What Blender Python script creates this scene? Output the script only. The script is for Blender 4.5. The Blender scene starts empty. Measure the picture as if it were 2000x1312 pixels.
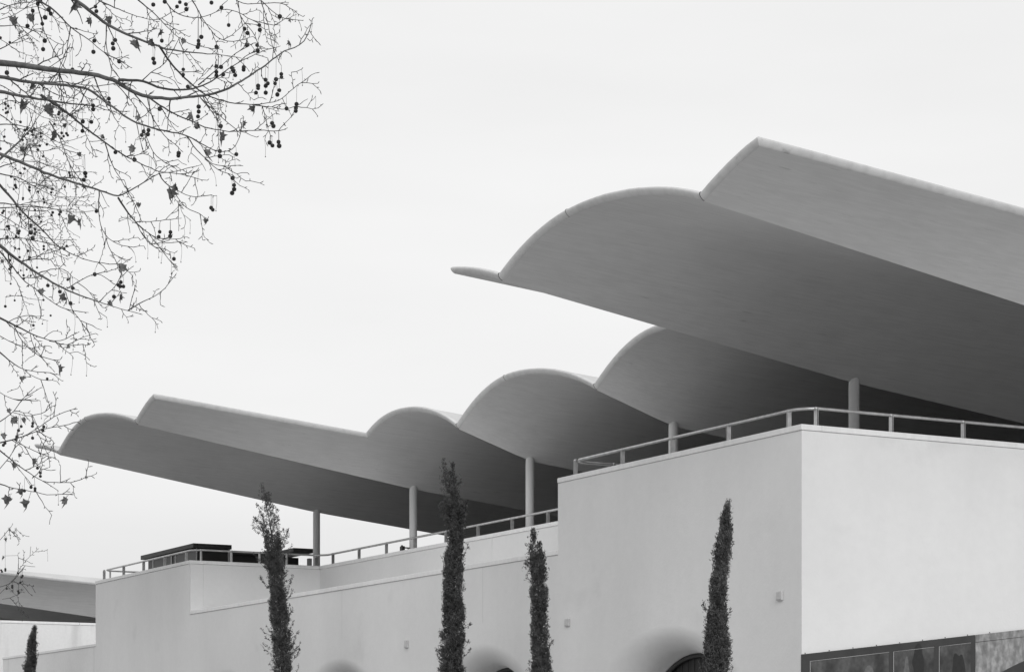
import bpy, math, random
import numpy as np
from mathutils import Vector, noise

R = math.radians
random.seed(7)
SC = bpy.context.scene
COL = SC.collection

# ---------------------------------------------------------------- camera
# world axes: X = depth into the building (p), Y = along the facade (s), Z up, ground z = 0
EYE = 1.6
F = 4410.0
CX, HZ, VX = 1000.0, 1487.0, -1400.0
_n = math.hypot(CX - VX, F)
SN, CS = (CX - VX) / _n, F / _n
cam = bpy.data.cameras.new('camera')
cam.sensor_width = 36.0
cam.lens = F / 2000 * 36
cam.shift_y = (HZ - 656) / 2000
cam.clip_start = 0.1
cam.clip_end = 5000
camo = bpy.data.objects.new('camera', cam)
COL.objects.link(camo)
camo.location = (0, 0, EYE)
camo.rotation_euler = (R(90), 0, -math.asin(SN))
SC.camera = camo

# ---------------------------------------------------------------- world
SUN_DIR = Vector((-0.27, -0.80, 0.50)).normalized()      # towards the sun
w = bpy.data.worlds.new('World')
SC.world = w
w.use_nodes = True
nt = w.node_tree
nt.nodes.clear()
N = nt.nodes.new
L = nt.links.new
out = N('ShaderNodeOutputWorld')
sky = N('ShaderNodeTexSky')
sky.sky_type = 'NISHITA'
sky.sun_disc = False
sky.sun_elevation = math.asin(SUN_DIR.z)
sky.sun_rotation = math.atan2(SUN_DIR.x, SUN_DIR.y)
bw = N('ShaderNodeRGBToBW')
L(sky.outputs[0], bw.inputs[0])
b1 = N('ShaderNodeBackground')
b1.inputs['Strength'].default_value = 0.1
L(bw.outputs[0], b1.inputs['Color'])
tc = N('ShaderNodeTexCoord')
sep = N('ShaderNodeSeparateXYZ')
L(tc.outputs['Generated'], sep.inputs[0])
ramp = N('ShaderNodeValToRGB')
ramp.color_ramp.interpolation = 'EASE'
for e, (pos, v) in zip([ramp.color_ramp.elements[0], ramp.color_ramp.elements[1]], [(0.0, .66), (1.0, 1.0)]):
    e.position = pos
    e.color = (v, v, v, 1)
for pos, v in [(.06, .77), (.13, .925), (.20, .905), (.3, .905)]:
    e = ramp.color_ramp.elements.new(pos)
    e.color = (v, v, v, 1)
L(sep.outputs['Z'], ramp.inputs[0])
mp = N('ShaderNodeMapping')
mp.inputs['Scale'].default_value = (1.3, 1.3, 6)
L(tc.outputs['Generated'], mp.inputs[0])
nz = N('ShaderNodeTexNoise')
nz.inputs['Scale'].default_value = 2.2
nz.inputs['Detail'].default_value = 4
L(mp.outputs[0], nz.inputs['Vector'])
mr = N('ShaderNodeMapRange')
mr.inputs['From Min'].default_value = .3
mr.inputs['From Max'].default_value = .7
mr.inputs['To Min'].default_value = .95
mr.inputs['To Max'].default_value = 1.035
L(nz.outputs[0], mr.inputs[0])
mul = N('ShaderNodeVectorMath')
mul.operation = 'MULTIPLY'
L(ramp.outputs[0], mul.inputs[0])
L(mr.outputs[0], mul.inputs[1])
b2 = N('ShaderNodeBackground')
b2.inputs['Strength'].default_value = 1.0
L(mul.outputs[0], b2.inputs['Color'])
mx = N('ShaderNodeMixShader')
mx.inputs[0].default_value = 0.96
L(b1.outputs[0], mx.inputs[1])
L(b2.outputs[0], mx.inputs[2])
L(mx.outputs[0], out.inputs[0])

sun = bpy.data.lights.new('sun', 'SUN')
sun.energy = 1.42
sun.angle = R(28)
suno = bpy.data.objects.new('sun', sun)
COL.objects.link(suno)
suno.rotation_euler = (-SUN_DIR).to_track_quat('-Z', 'Y').to_euler()

vs = SC.view_settings
vs.view_transform = 'Standard'
vs.look = 'None'
vs.exposure = 0.0
vs.gamma = 1.0
vs.use_curve_mapping = False
SC.cycles.max_bounces = 8
SC.cycles.diffuse_bounces = 5

# ---------------------------------------------------------------- helpers
def px(x, y, Y):
    """point seen at photo pixel (x, y) at view depth Y (measuring aid)"""
    X = (x - CX) / F * Y
    return Vector((CS * X + SN * Y, -SN * X + CS * Y, (HZ - y) / F * Y + EYE))

def p_at(s, x):
    r = (x - CX) / F
    return s * (SN + CS * r) / (CS - SN * r)

def s_at(p, x):
    r = (x - CX) / F
    return p * (CS - SN * r) / (SN + CS * r)

def prop(o, label=None, cat=None, group=None, kind=None):
    if label: o['label'] = label
    if cat: o['category'] = cat
    if group: o['group'] = group
    if kind: o['kind'] = kind
    return o

def empty(name, loc, label, cat, group=None):
    o = bpy.data.objects.new(name, None)
    o.empty_display_size = .3
    COL.objects.link(o)
    o.location = loc
    return prop(o, label, cat, group)

def link(name, me, parent=None, loc=None):
    """mesh data is in world coordinates unless loc is given (then relative to loc)"""
    o = bpy.data.objects.new(name, me)
    COL.objects.link(o)
    base = Vector(loc) if loc is not None else Vector((0, 0, 0))
    if parent is not None:
        o.parent = parent
        pl = Vector((0, 0, 0))
        q = parent
        while q is not None:
            pl += q.location
            q = q.parent
        o.location = base - pl
    else:
        o.location = base
    return o

class MB:
    def __init__(self):
        self.v = []
        self.f = []
        self.sm = []
    def add(self, vs_, fs_, smooth=False):
        b = len(self.v)
        self.v += [tuple(q) for q in vs_]
        self.f += [tuple(i + b for i in f_) for f_ in fs_]
        self.sm += [smooth] * len(fs_)
    def box(self, x0, x1, y0, y1, z0, z1):
        self.add([(x0, y0, z0), (x1, y0, z0), (x1, y1, z0), (x0, y1, z0),
                  (x0, y0, z1), (x1, y0, z1), (x1, y1, z1), (x0, y1, z1)],
                 [(0, 3, 2, 1), (4, 5, 6, 7), (0, 1, 5, 4), (1, 2, 6, 5), (2, 3, 7, 6), (3, 0, 4, 7)])
    def grid(self, P, smooth=True, flip=False):
        n, m = len(P), len(P[0])
        vs_ = [q for row in P for q in row]
        fs_ = []
        for i in range(n - 1):
            for j in range(m - 1):
                a, b, c, d = i * m + j, i * m + j + 1, (i + 1) * m + j + 1, (i + 1) * m + j
                fs_.append((a, d, c, b) if flip else (a, b, c, d))
        self.add(vs_, fs_, smooth)
    def tube(self, pts, rad, n=6, cap=True, smooth=True):
        pts = [Vector(q) for q in pts]
        if not hasattr(rad, '__len__'):
            rad = [rad] * len(pts)
        t = (pts[1] - pts[0]).normalized()
        up = Vector((0, 0, 1)) if abs(t.z) < .9 else Vector((1, 0, 0))
        u = t.cross(up).normalized()
        vs_, fs_ = [], []
        for i, q in enumerate(pts):
            if i == 0: t = pts[1] - pts[0]
            elif i == len(pts) - 1: t = pts[-1] - pts[-2]
            else: t = pts[i + 1] - pts[i - 1]
            if t.length < 1e-9: t = Vector((0, 0, 1))
            t.normalize()
            u = (u - t * u.dot(t))
            if u.length < 1e-6: u = t.orthogonal()
            u.normalize()
            v = t.cross(u)
            for k in range(n):
                a = 2 * math.pi * k / n
                vs_.append(q + (u * math.cos(a) + v * math.sin(a)) * rad[i])
        for i in range(len(pts) - 1):
            for k in range(n):
                k2 = (k + 1) % n
                fs_.append((i * n + k, i * n + k2, (i + 1) * n + k2, (i + 1) * n + k))
        if cap:
            fs_.append(tuple(range(n - 1, -1, -1)))
            b = (len(pts) - 1) * n
            fs_.append(tuple(b + k for k in range(n)))
        self.add(vs_, fs_, smooth)
    def mesh(self, name, mat, origin=None):
        me = bpy.data.meshes.new(name)
        v = self.v
        if origin is not None:
            ox, oy, oz = origin
            v = [(a - ox, b - oy, c - oz) for a, b, c in v]
        me.from_pydata(v, [], self.f)
        me.polygons.foreach_set('use_smooth', self.sm)
        me.materials.append(mat)
        me.update()
        return me
    def build(self, name, mat, parent=None, origin=None):
        if origin is None:
            a = np.array(self.v)
            origin = (float(a[:, 0].mean()), float(a[:, 1].mean()), float(a[:, 2].min()))
        return link(name, self.mesh(name, mat, origin), parent, origin)

def rounded(mb_obj, wd=.006, seg=2):
    m = mb_obj.modifiers.new('bevel', 'BEVEL')
    m.width = wd
    m.segments = seg
    m.limit_method = 'ANGLE'
    return mb_obj

# ---------------------------------------------------------------- materials
def g(v):
    return (v, v, v, 1)

def mat_new(name, base, rough=.8, metal=0.0):
    m = bpy.data.materials.new(name)
    m.use_nodes = True
    n = m.node_tree
    b = n.nodes['Principled BSDF']
    b.inputs['Base Color'].default_value = g(base)
    b.inputs['Roughness'].default_value = rough
    b.inputs['Metallic'].default_value = metal
    return m, n, b

def noise_col(n, b, layers, base, coord='position', bump=None):
    """layers: (mapping scale xyz, noise scale, detail, low, high, from_min, from_max)"""
    ge = n.nodes.new('ShaderNodeNewGeometry')
    cur = None
    first = None
    for sc_, ns, de, lo, hi, f0, f1 in layers:
        mp_ = n.nodes.new('ShaderNodeMapping')
        mp_.inputs['Scale'].default_value = sc_
        n.links.new(ge.outputs['Position'], mp_.inputs[0])
        t = n.nodes.new('ShaderNodeTexNoise')
        t.inputs['Scale'].default_value = ns
        t.inputs['Detail'].default_value = de
        n.links.new(mp_.outputs[0], t.inputs['Vector'])
        r_ = n.nodes.new('ShaderNodeMapRange')
        r_.inputs['From Min'].default_value = f0
        r_.inputs['From Max'].default_value = f1
        r_.inputs['To Min'].default_value = lo
        r_.inputs['To Max'].default_value = hi
        n.links.new(t.outputs[0], r_.inputs[0])
        if first is None: first = r_
        if cur is None:
            cur = r_.outputs[0]
        else:
            k = n.nodes.new('ShaderNodeMath')
            k.operation = 'MULTIPLY'
            n.links.new(cur, k.inputs[0])
            n.links.new(r_.outputs[0], k.inputs[1])
            cur = k.outputs[0]
    k = n.nodes.new('ShaderNodeMath')
    k.operation = 'MULTIPLY'
    n.links.new(cur, k.inputs[0])
    k.inputs[1].default_value = base
    n.links.new(k.outputs[0], b.inputs['Base Color'])
    if bump:
        sc_, ns, de, dist, stren = bump
        mp_ = n.nodes.new('ShaderNodeMapping')
        mp_.inputs['Scale'].default_value = sc_
        n.links.new(ge.outputs['Position'], mp_.inputs[0])
        t = n.nodes.new('ShaderNodeTexNoise')
        t.inputs['Scale'].default_value = ns
        t.inputs['Detail'].default_value = de
        n.links.new(mp_.outputs[0], t.inputs['Vector'])
        bp = n.nodes.new('ShaderNodeBump')
        bp.inputs['Distance'].default_value = dist
        bp.inputs['Strength'].default_value = stren
        n.links.new(t.outputs[0], bp.inputs['Height'])
        n.links.new(bp.outputs[0], b.inputs['Normal'])
    return cur

def M_(name, base, layers=(), rough=.8, metal=0, bump=None):
    m, n, b = mat_new(name, base, rough, metal)
    if layers or bump:
        noise_col(n, b, layers or [((1, 1, 1), 1, 0, 1, 1, 0, 1)], base, bump=bump)
    return m

PLASTER = M_('white_plaster', .70, [
    ((1, 1, 1), .4, 5, .955, 1.035, .3, .7),
    ((1.3, 1.3, .3), 1.1, 6, .975, 1.015, .3, .7),
    ((1, 1, 1), 9, 5, .982, 1.012, .3, .7),
    ((1, 1, 1), .9, 4, .93, 1.0, .26, .36)], .9, bump=((1, 1, 1), 26, 6, .004, .5))
FARPLASTER = M_('streaked_plaster', .70, [
    ((1, 1, 1), .5, 5, .93, 1.05, .3, .7),
    ((1.6, 1.6, .16), 1.2, 4, .82, 1.01, .26, .40),
    ((1, 1, 1), 12, 4, .96, 1.02, .3, .7)], .9, bump=((1, 1, 1), 26, 6, .004, .5))
COPING = M_('coping_plaster', .77, [
    ((1, 1, 1), 1.3, 5, .93, 1.03, .3, .7),
    ((3, 3, .8), 4, 4, .95, 1.02, .35, .65)], .85, bump=((1, 1, 1), 30, 5, .003, .4))
SOFFIT = M_('board_marked_concrete', .63, [
    ((1, 1, 1), .45, 4, .95, 1.04, .3, .7),
    ((.12, 11, 11), 1.0, 3, .98, 1.015, .32, .68),
    ((.16, 26, 26), 1.0, 3, .95, 1.03, .32, .68),
    ((.35, 26, 26), 1.0, 2, .80, 1.0, .23, .31),
    ((1, 1, 1), 3.5, 5, .975, 1.012, .3, .6)], .85, bump=((.2, 34, 34), 1.0, 3, .004, .4))
RIM = M_('rim_concrete', .56, [
    ((1, 1, 1), .9, 5, .93, 1.05, .3, .7),
    ((1, 1, 1), 9, 5, .90, 1.02, .3, .55),
    ((1, 1, 1), 5, 3, .72, 1.0, .22, .30)], .85, bump=((1, 1, 1), 16, 6, .004, .5))
ROOFTOP = M_('roof_top_concrete', .55, [((1, 1, 1), 1, 5, .9, 1.05, .3, .7)], .9)
COLUMN = M_('painted_column', .68, [((1, 1, .3), 6, 4, .95, 1.03, .3, .7)], .55, bump=((1, 1, 1), 20, 3, .002, .3))
STEEL = M_('galvanised_steel', .55, [((1, 1, 1), 9, 5, .78, 1.1, .3, .7)], .42, .75, bump=((1, 1, 1), 60, 3, .001, .3))
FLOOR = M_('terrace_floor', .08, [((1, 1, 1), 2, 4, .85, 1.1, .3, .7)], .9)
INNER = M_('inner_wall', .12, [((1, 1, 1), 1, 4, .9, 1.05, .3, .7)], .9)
INNERLIGHT = M_('inner_light', .20, [((1, 1, 1), 1, 4, .9, 1.05, .3, .7)], .9)
DARKGROUND = M_('added_dark_ground', .055, [((1, 1, 1), 1.5, 5, .7, 1.3, .3, .7)], .95)  # for the added ground patch that cuts bounce light
GROUND = M_('paving', .38, [((1, 1, 1), .25, 6, .75, 1.15, .3, .7), ((1, 1, 1), 6, 4, .85, 1.1, .3, .7)], .9, bump=((1, 1, 1), 8, 5, .01, .5))
DARK = M_('dark_metal', .028, [((1, 1, 1), 5, 4, .8, 1.2, .3, .7)], .5)
DARKSLAB = M_('dark_slab', .055, [((1, 1, 3), 4, 5, .7, 1.25, .3, .7)], .7)
SHUTTER = M_('dark_boards', .02, [((1, 30, .5), 1, 4, .6, 1.5, .3, .7)], .6)
GLASS, _n1, _b1 = mat_new('dark_glass', .02, .35)
_b1.inputs['Specular IOR Level'].default_value = .2
BOXM = M_('box_paint', .50, [((1, 1, 1), 12, 3, .95, 1.05, .3, .7)], .5)
JOINT = M_('joint_grey', .50, rough=.95)  # plain grey of the wall joints
BARK = M_('plane_bark', .085, [((1, 1, 1), 18, 5, .7, 1.5, .35, .65)], .9)
TWIG = M_('twig_bark', .05, [((1, 1, 1), 30, 3, .8, 1.25, .3, .7)], .9)
SEED = M_('seed_ball', .026, [((1, 1, 1), 120, 3, .6, 1.4, .3, .7)], 1.0, bump=((1, 1, 1), 350, 2, .003, 1))
LEAF = M_('dry_leaf', .10, [((1, 1, 1), 25, 4, .55, 1.5, .3, .7)], .8)
CYP = M_('cypress_foliage', .066, [((1, 1, 1), 9, 4, .45, 1.6, .34, .66), ((1, 1, 1), 60, 2, .75, 1.25, .3, .7)], .75)
CYPWOOD = M_('cypress_wood', .05, rough=.9)

# ---------------------------------------------------------------- ground
mb = MB()
mb.add([(-1500, -1500, 0), (1500, -1500, 0), (1500, 1500, 0), (-1500, 1500, 0)], [(0, 1, 2, 3)])
prop(mb.build('ground', GROUND, None, (0, 0, 0)), kind='structure')
mb = MB()
mb.box(-14, 15.2, 41, 66.5, -.1, .03)  # unseen dark patch, added to dim the far lobe and left facade
prop(mb.build('added_dark_ground', DARKGROUND, None), kind='structure')

# ================================================================= GRANDSTAND
ZC = 4.32 + EYE           # parapet top
ZL = 3.23 + EYE           # ledge top
ZF = ZC - .95             # terrace floor
PF = 17.07                # facade plane
PP = 20.10                # recessed parapet plane
PC = 20.66                # column line
S_R, S_RB = 23.61, 29.90  # right block
S_LB, S_L = 45.80, 52.20  # left block
PB = 31.0                 # back wall, added to keep the soffit dark
stand = empty('grandstand', (PF, 38, 0), 'long white grandstand with scalloped thin-shell concrete roof over its terrace, filling the centre and right', 'building')

# --- roof surface
def col_s(i):
    return 27.25 + 5.005 * i

def valley_z(i, a, T):
    if 'far' in T: return valley_z(i, a, T - {'far'}) - .20
    if a < 0: return 5.67 + .112 * a
    if i in T:                                  # long cantilever
        return 5.67 + .153 * a
    return 5.67 + .33 * min(a, 1.58) + .103 * max(a - 1.58, 0)

def crown_z(a):
    if a < 0: return 6.70 + .035 * a - .0018 * a * a
    return 6.70 + .057 * a

def roof_z(s, a, T, s0=27.25, dz=0.0):
    u = (s - s0) / 5.005
    i = math.floor(u + 1e-6)
    t = min(max(u - i, 0), 1)
    v0, v1 = valley_z(i, a, T), valley_z(i + 1, a, T)
    base = v0 + (v1 - v0) * t
    mid = (v0 + v1) / 2
    gg = 1 - abs(2 * t - 1) ** 2.15
    k = min(max((a - 1.5) / 4.4, 0), 1)
    tip = .062 if i >= 2 else .032
    amp = .052 + (tip - .052) * k if a > 1.5 else .052 * min(max((a + 2) / 3.5, 0), 1)
    lean = -amp * math.sin(2 * math.pi * t) + (.03 * k * gg if i < 1 else 0)
    return base + (crown_z(a) - mid) * gg + lean + EYE + dz

LONG = {4, 3, 0, -1}
TH = .07
RIMP = [(0, 0), (.012, .004), (.032, .022), (.050, .048), (.060, .074), (.058, .090), (.044, .100), (.022, .104), (0, .105)]

def shell(parent, s_lo, s_hi, a_out, a_in, T, s0=27.25, dz=0.0, near_cut=None, far_cut=None, a_rim_min=None, label=None):
    """one lobe (or part of one) of the roof between s_lo and s_hi, edge at a_out; cuts carry a rim along a"""
    ns = max(4, int(round((s_hi - s_lo) * 5)))
    na = 34
    eps = 1e-5
    ss = [s_lo + (s_hi - s_lo) * k / ns for k in range(ns + 1)]
    aa = [a_out + (a_in - a_out) * k / na for k in range(na + 1)]
    def z(s, a):
        sm = min(max(s, s_lo + eps), s_hi - eps)
        return roof_z(sm, a, T, s0, dz)
    soff = MB()
    P = [[(PC - a, s, z(s, a)) for s in ss] for a in aa]
    soff.grid(P, True, flip=False)
    o = soff.build('roof_shell', SOFFIT, parent)
    if label: o['label'] = label
    top = MB()
    P2 = [[(PC - a, s, z(s, a) + .101) for s in ss] for a in aa]
    top.grid(P2, True, flip=True)
    top.build('roof_covering', ROOFTOP, o)
    # front rim, outward along -X
    rim = MB()
    rows = []
    for (oo, uu) in RIMP:
        row = []
        for k, s in enumerate(ss):
            so = s
            if k == 0 and near_cut: so -= oo * .8
            if k == ns and far_cut: so += oo * .8
            wob = .0025 * noise.noise((s * 3.1, uu * 20, 1.7))
            row.append((PC - a_out - oo - wob, so, z(s, a_out) + uu + wob))
        rows.append(row)
    rim.grid(rows, True, flip=False)
    for cut, s_c, sg in ((near_cut, s_lo, -1), (far_cut, s_hi, 1)):
        if not cut: continue
        a_end = a_rim_min if a_rim_min is not None else a_in
        al = [a_out + (a_end - a_out) * k / 30 for k in range(31)]
        rows = []
        for (oo, uu) in RIMP:
            row = []
            for k, a in enumerate(al):
                wob = .0025 * noise.noise((a * 3.1, uu * 20, s_c))
                row.append((PC - a - (oo if k == 0 else 0), s_c + sg * (oo * .8 + wob), z(s_c, a) + uu))
            rows.append(row)
        rim.grid(rows, True, flip=(sg < 0))
    rm = rim.build('roof_rim', RIM, o)
    # mitre joints of the rim at the valleys and one shutter joint in a full lobe
    js = [s_hi - .01] if not far_cut else []
    if s_hi - s_lo > 4.9: js.append(s_lo + 5.005 * .63)
    for q in js:
        jm = MB()
        jm.tube([(PC - a_out - oo - .0035, q + oo * .25, z(q, a_out) + uu + .001) for oo, uu in RIMP[:-1]], .0055 if q > s_hi - .1 else .003, 4)
        jm.build('rim_joint', DARKSLAB, rm)
    return o

AL, AS, AI = 5.98, 1.50, -(PB + 1.5 - PC)
vs_ = {i: col_s(i) for i in range(-3, 5)}
far_end, near_A = 48.95, vs_[3] - 1.0
far_R, near_R = vs_[0] + 1.4, vs_[-1] - 1.13
shell(stand, vs_[4], far_end, AL, AI, LONG, far_cut=True)
shell(stand, vs_[3], vs_[4], AL, AI, LONG, label='full barrel lobe at the far tip of the roof')
shell(stand, near_A, vs_[3], AL, AI, LONG, near_cut=True, a_rim_min=AS)
shell(stand, vs_[2], near_A, AS, AI, LONG)
shell(stand, vs_[1], vs_[2], AS, AI, LONG)
shell(stand, far_R, vs_[1], AS, AI, LONG)
shell(stand, vs_[0], far_R, AL, AI, LONG, far_cut=True, a_rim_min=AS)
shell(stand, vs_[-1], vs_[0], AL, AI, LONG, label='widest looking lobe of the roof, nearest full one')
shell(stand, near_R, vs_[-1], AL, AI, LONG, near_cut=True)

# --- columns
for i in range(0, 5):
    mb = MB()
    zt = 5.67 + EYE
    n = 28
    prof = [(.080, ZF), (.080, zt - .05), (.076, zt + .03), (.060, zt + .14)]
    P = []
    for r_, z_ in prof:
        P.append([(PC + r_ * math.cos(2 * math.pi * k / n), vs_[i] + r_ * math.sin(2 * math.pi * k / n), z_) for k in range(n + 1)])
    mb.grid(P, True)
    mb.build('column', COLUMN, stand)

# --- facade with flared arches
ARCH_S = [26.82, 32.45, 38.08, 43.71, 49.34]
ARCH_W = 2.6
ZR = 2.25 + EYE          # top of the arch panels
zc = .10 + EYE
def arch_panel(sc):
    mb = MB()
    wi, hi, wo, ho = 1.5, 1.44, 2.35, 1.82
    depth = .50
    NT, NR = 48, 14
    # parameter list: legs and curve, from right leg bottom over the apex to left leg bottom
    par = [('leg', -1, z_) for z_ in (0, .5 * zc)] + [('arc', k / NT * math.pi, 0) for k in range(NT + 1)] + [('leg', 1, z_) for z_ in (.5 * zc, 0)]
    rings = []
    for j in range(NR + 2):
        row = []
        for kind, q, z_ in par:
            if kind == 'leg':
                si, zi = q * wi, z_
                so, zo = q * wo, z_
                sr, zr = q * ARCH_W, z_
            else:
                c, s_ = -math.cos(q), math.sin(q)
                si, zi = wi * c, zc + hi * s_
                so, zo = wo * c, zc + ho * s_
                k = min(ARCH_W / max(abs(c), 1e-6), (ZR - zc) / max(s_, 1e-6))
                sr, zr = k * c, zc + k * s_
            if j <= NR:
                t = j / NR                  # 0 inner, 1 outer
                d = depth * (1 - math.sqrt(max(1 - (1 - t) ** 2, 0)))
                S_, Z_ = si + (so - si) * t, zi + (zo - zi) * t
            else:
                d = 0
                S_, Z_ = sr, zr
            row.append((PF + d, sc + S_, Z_))
        rings.append(row)
    mb.grid(rings, True, flip=True)
    # reveal behind the opening
    rows = [rings[0], [(x + .12, y, z_) for x, y, z_ in rings[0]]]
    mb.grid(rows, False, flip=False)
    # fill the two upper corners left between the arc rays and the rectangle
    pts = rings[-1]
    for a_, b_ in zip(pts[:-1], pts[1:]):
        pass
    for sg in (-1, 1):
        cs = sc + sg * ARCH_W
        fl = [q for q in pts if abs(q[2] - ZR) < 1e-6]
        sd = [q for q in pts if abs(q[1] - cs) < 1e-6]
        if fl and sd:
            e1 = min(fl, key=lambda q: abs(q[1] - cs))
            e2 = max(sd, key=lambda q: q[2])
            tri = [(PF, cs, ZR), e1, e2]
            mb.add(tri, [(0, 1, 2)] if sg < 0 else [(0, 2, 1)])
    return mb

edges_s = []
for sc in ARCH_S:
    o = arch_panel(sc).build('wall', PLASTER, stand)
    # dark boarded door behind, with frame
    dr = MB()
    pd = PF + .50
    dr.box(pd + .10, pd + .13, sc - 1.6, sc + 1.6, 0, zc + 1.55)
    d = dr.build('arched_door', SHUTTER, stand)
    bm_ = MB()
    bm_.box(pd + .075, pd + .099, -.074, .074, 0, zc + 1.5)
    me = bm_.mesh('board', SHUTTER, (pd, 0, 0))
    for k in range(20):
        link('board', me, d, (pd, sc - 1.52 + k * .16, 0))
    fr = MB()
    pts = [(pd + .03, sc - 1.47 * math.cos(q * math.pi / 40), zc + 1.41 * math.sin(q * math.pi / 40)) for q in range(41)]
    fr.tube(pts, .035, 6)
    fr.build('door_frame', DARK, d)
    hb = MB()
    hb.box(pd + .04, pd + .07, sc - 1.45, sc + 1.45, zc + 1.11, zc + 1.15)
    hb.build('door_rail', DARKSLAB, d)

def wallbox(x0, x1, y0, y1, z0, z1, m=None, name='wall', parent=None, label=None):
    mb = MB()
    mb.box(x0, x1, y0, y1, z0, z1)
    o = mb.build(name, m or PLASTER, parent or stand)
    if label: o['label'] = label
    return o

# strips of facade between arch panels (sheets in the facade plane with body behind)
a_edges = [(c - ARCH_W, c + ARCH_W) for c in ARCH_S]
prev = S_R
for lo, hi in a_edges + [(S_L, None)]:
    if lo > prev + .001:
        mb = MB()
        mb.add([(PF, prev, 0), (PF, lo, 0), (PF, lo, ZR), (PF, prev, ZR)], [(0, 3, 2, 1)])
        mb.build('wall', PLASTER, stand)
    if hi: prev = hi
CT = .075                 # coping thickness
GAP = .004
# upper facade: the three heights in one plane
def sheet(y0, y1, z0, z1):
    mb = MB()
    mb.add([(PF, y0, z0), (PF, y1, z0), (PF, y1, z1), (PF, y0, z1)], [(0, 3, 2, 1)])
    return mb
for y0, y1, z1 in ((S_R, S_RB, ZC - CT - GAP), (S_RB, S_LB, ZL - CT - GAP), (S_LB, S_L, ZC - CT - GAP)):
    sheet(y0, y1, ZR, z1).build('wall', PLASTER, stand)
# body of the parapets behind the sheets
wallbox(PF + .004, PF + .30, S_R + .004, S_RB - .002, ZR + .1, ZC - CT - GAP - .001)
wallbox(PF + .004, PF + .30, S_LB + .002, S_L - .002, ZR + .1, ZC - CT - GAP - .001)
wallbox(PF + .004, PF + .30, S_RB + .001, S_LB - .001, ZR + .1, ZL - CT - GAP - .001)
# ledge slab
wallbox(PF + .305, PP - .001, S_RB + .002, S_LB - .302, ZL - .25, ZL - .08, COPING, 'ledge_slab')
# side walls
mb = MB()
mb.add([(PF, S_R, 0), (PB + 3, S_R, 0), (PB + 3, S_R, ZC - CT - GAP), (PF, S_R, ZC - CT - GAP)], [(0, 1, 2, 3)])
mb.build('wall', PLASTER, stand)['label'] = 'brighter plain end wall right of the corner'
wallbox(PF + .302, PB + 3, S_R + .004, S_R + .30, .0, ZC - CT - GAP - .001, INNER)
wallbox(PF + .302, PB + 3, S_L - .30, S_L, 0, ZC - CT - GAP)
wallbox(PF + .302, PP + .30, S_LB, S_LB + .30, ZL - .2, ZC - CT - GAP)
wallbox(PF + .302, PP - .002, S_RB - .30, S_RB, ZL - .2, ZC - CT - GAP)
# recessed parapet in two lengths with an open joint
sj = s_at(PP, 961)
wallbox(PP, PP + .30, sj + .006, S_LB - .002, ZL - .25, ZC - CT - GAP)
wallbox(PP, PP + .30, S_RB - .3, sj - .006, ZL - .25, ZC - CT - GAP)
wallbox(PP + .02, PP + .28, sj - .0058, sj + .0058, ZL - .25, ZC - CT - GAP - .01, JOINT, 'joint')

# copings, in lengths
def coping_run(p0, p1, s0_, s1_, ztop, axis, n, m=None):
    for k in range(n):
        if axis == 's':
            a_, b_ = s0_ + (s1_ - s0_) * k / n, s0_ + (s1_ - s0_) * (k + 1) / n
            o = wallbox(p0, p1, a_ + (.002 if k else 0), b_ - (.002 if k < n - 1 else 0), ztop - CT, ztop, m or COPING, 'coping')
        else:
            a_, b_ = p0 + (p1 - p0) * k / n, p0 + (p1 - p0) * (k + 1) / n
            o = wallbox(a_ + (.002 if k else 0), b_ - (.002 if k < n - 1 else 0), s0_, s1_, ztop - CT, ztop, m or COPING, 'coping')
        rounded(o, .008, 2)
OV = .014
coping_run(PF - OV, PF + .31, S_R - OV, S_RB, ZC, 's', 2)
coping_run(PF + .312, PB + 3, S_R - OV, S_R + .31, ZC, 'p', 4)
coping_run(PF - OV, PF + .31, S_RB + .001, S_LB - .001, ZL, 's', 3)
coping_run(PF - OV, PF + .31, S_LB - OV, S_L + OV, ZC, 's', 2)
coping_run(PF + .312, PP - OV - .002, S_LB - OV, S_LB + .31, ZC, 'p', 1)
coping_run(PP - OV, PP + .31, S_RB, S_LB + .31, ZC, 's', 5)
coping_run(PF + .312, PB + 3, S_L - .31, S_L + OV, ZC, 'p', 4)
# thin joints in the facade
for xx in (668, 943):
    sj2 = s_at(PF, xx)
    wallbox(PF - .0015, PF + .002, sj2 - .004, sj2 + .004, ZR, ZL - CT - .01, JOINT, 'joint')

# terrace floors; unseen back wall added to block daylight from behind
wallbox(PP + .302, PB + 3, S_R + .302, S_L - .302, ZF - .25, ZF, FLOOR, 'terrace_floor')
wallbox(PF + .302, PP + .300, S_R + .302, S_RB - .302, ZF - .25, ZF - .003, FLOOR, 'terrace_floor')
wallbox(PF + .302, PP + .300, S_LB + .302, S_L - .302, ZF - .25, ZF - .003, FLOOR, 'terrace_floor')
wallbox(PB, PB + .3, S_R + .31, 46.5, ZF + .002, 4.9 + EYE, INNER, 'unseen_back_wall')

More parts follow.
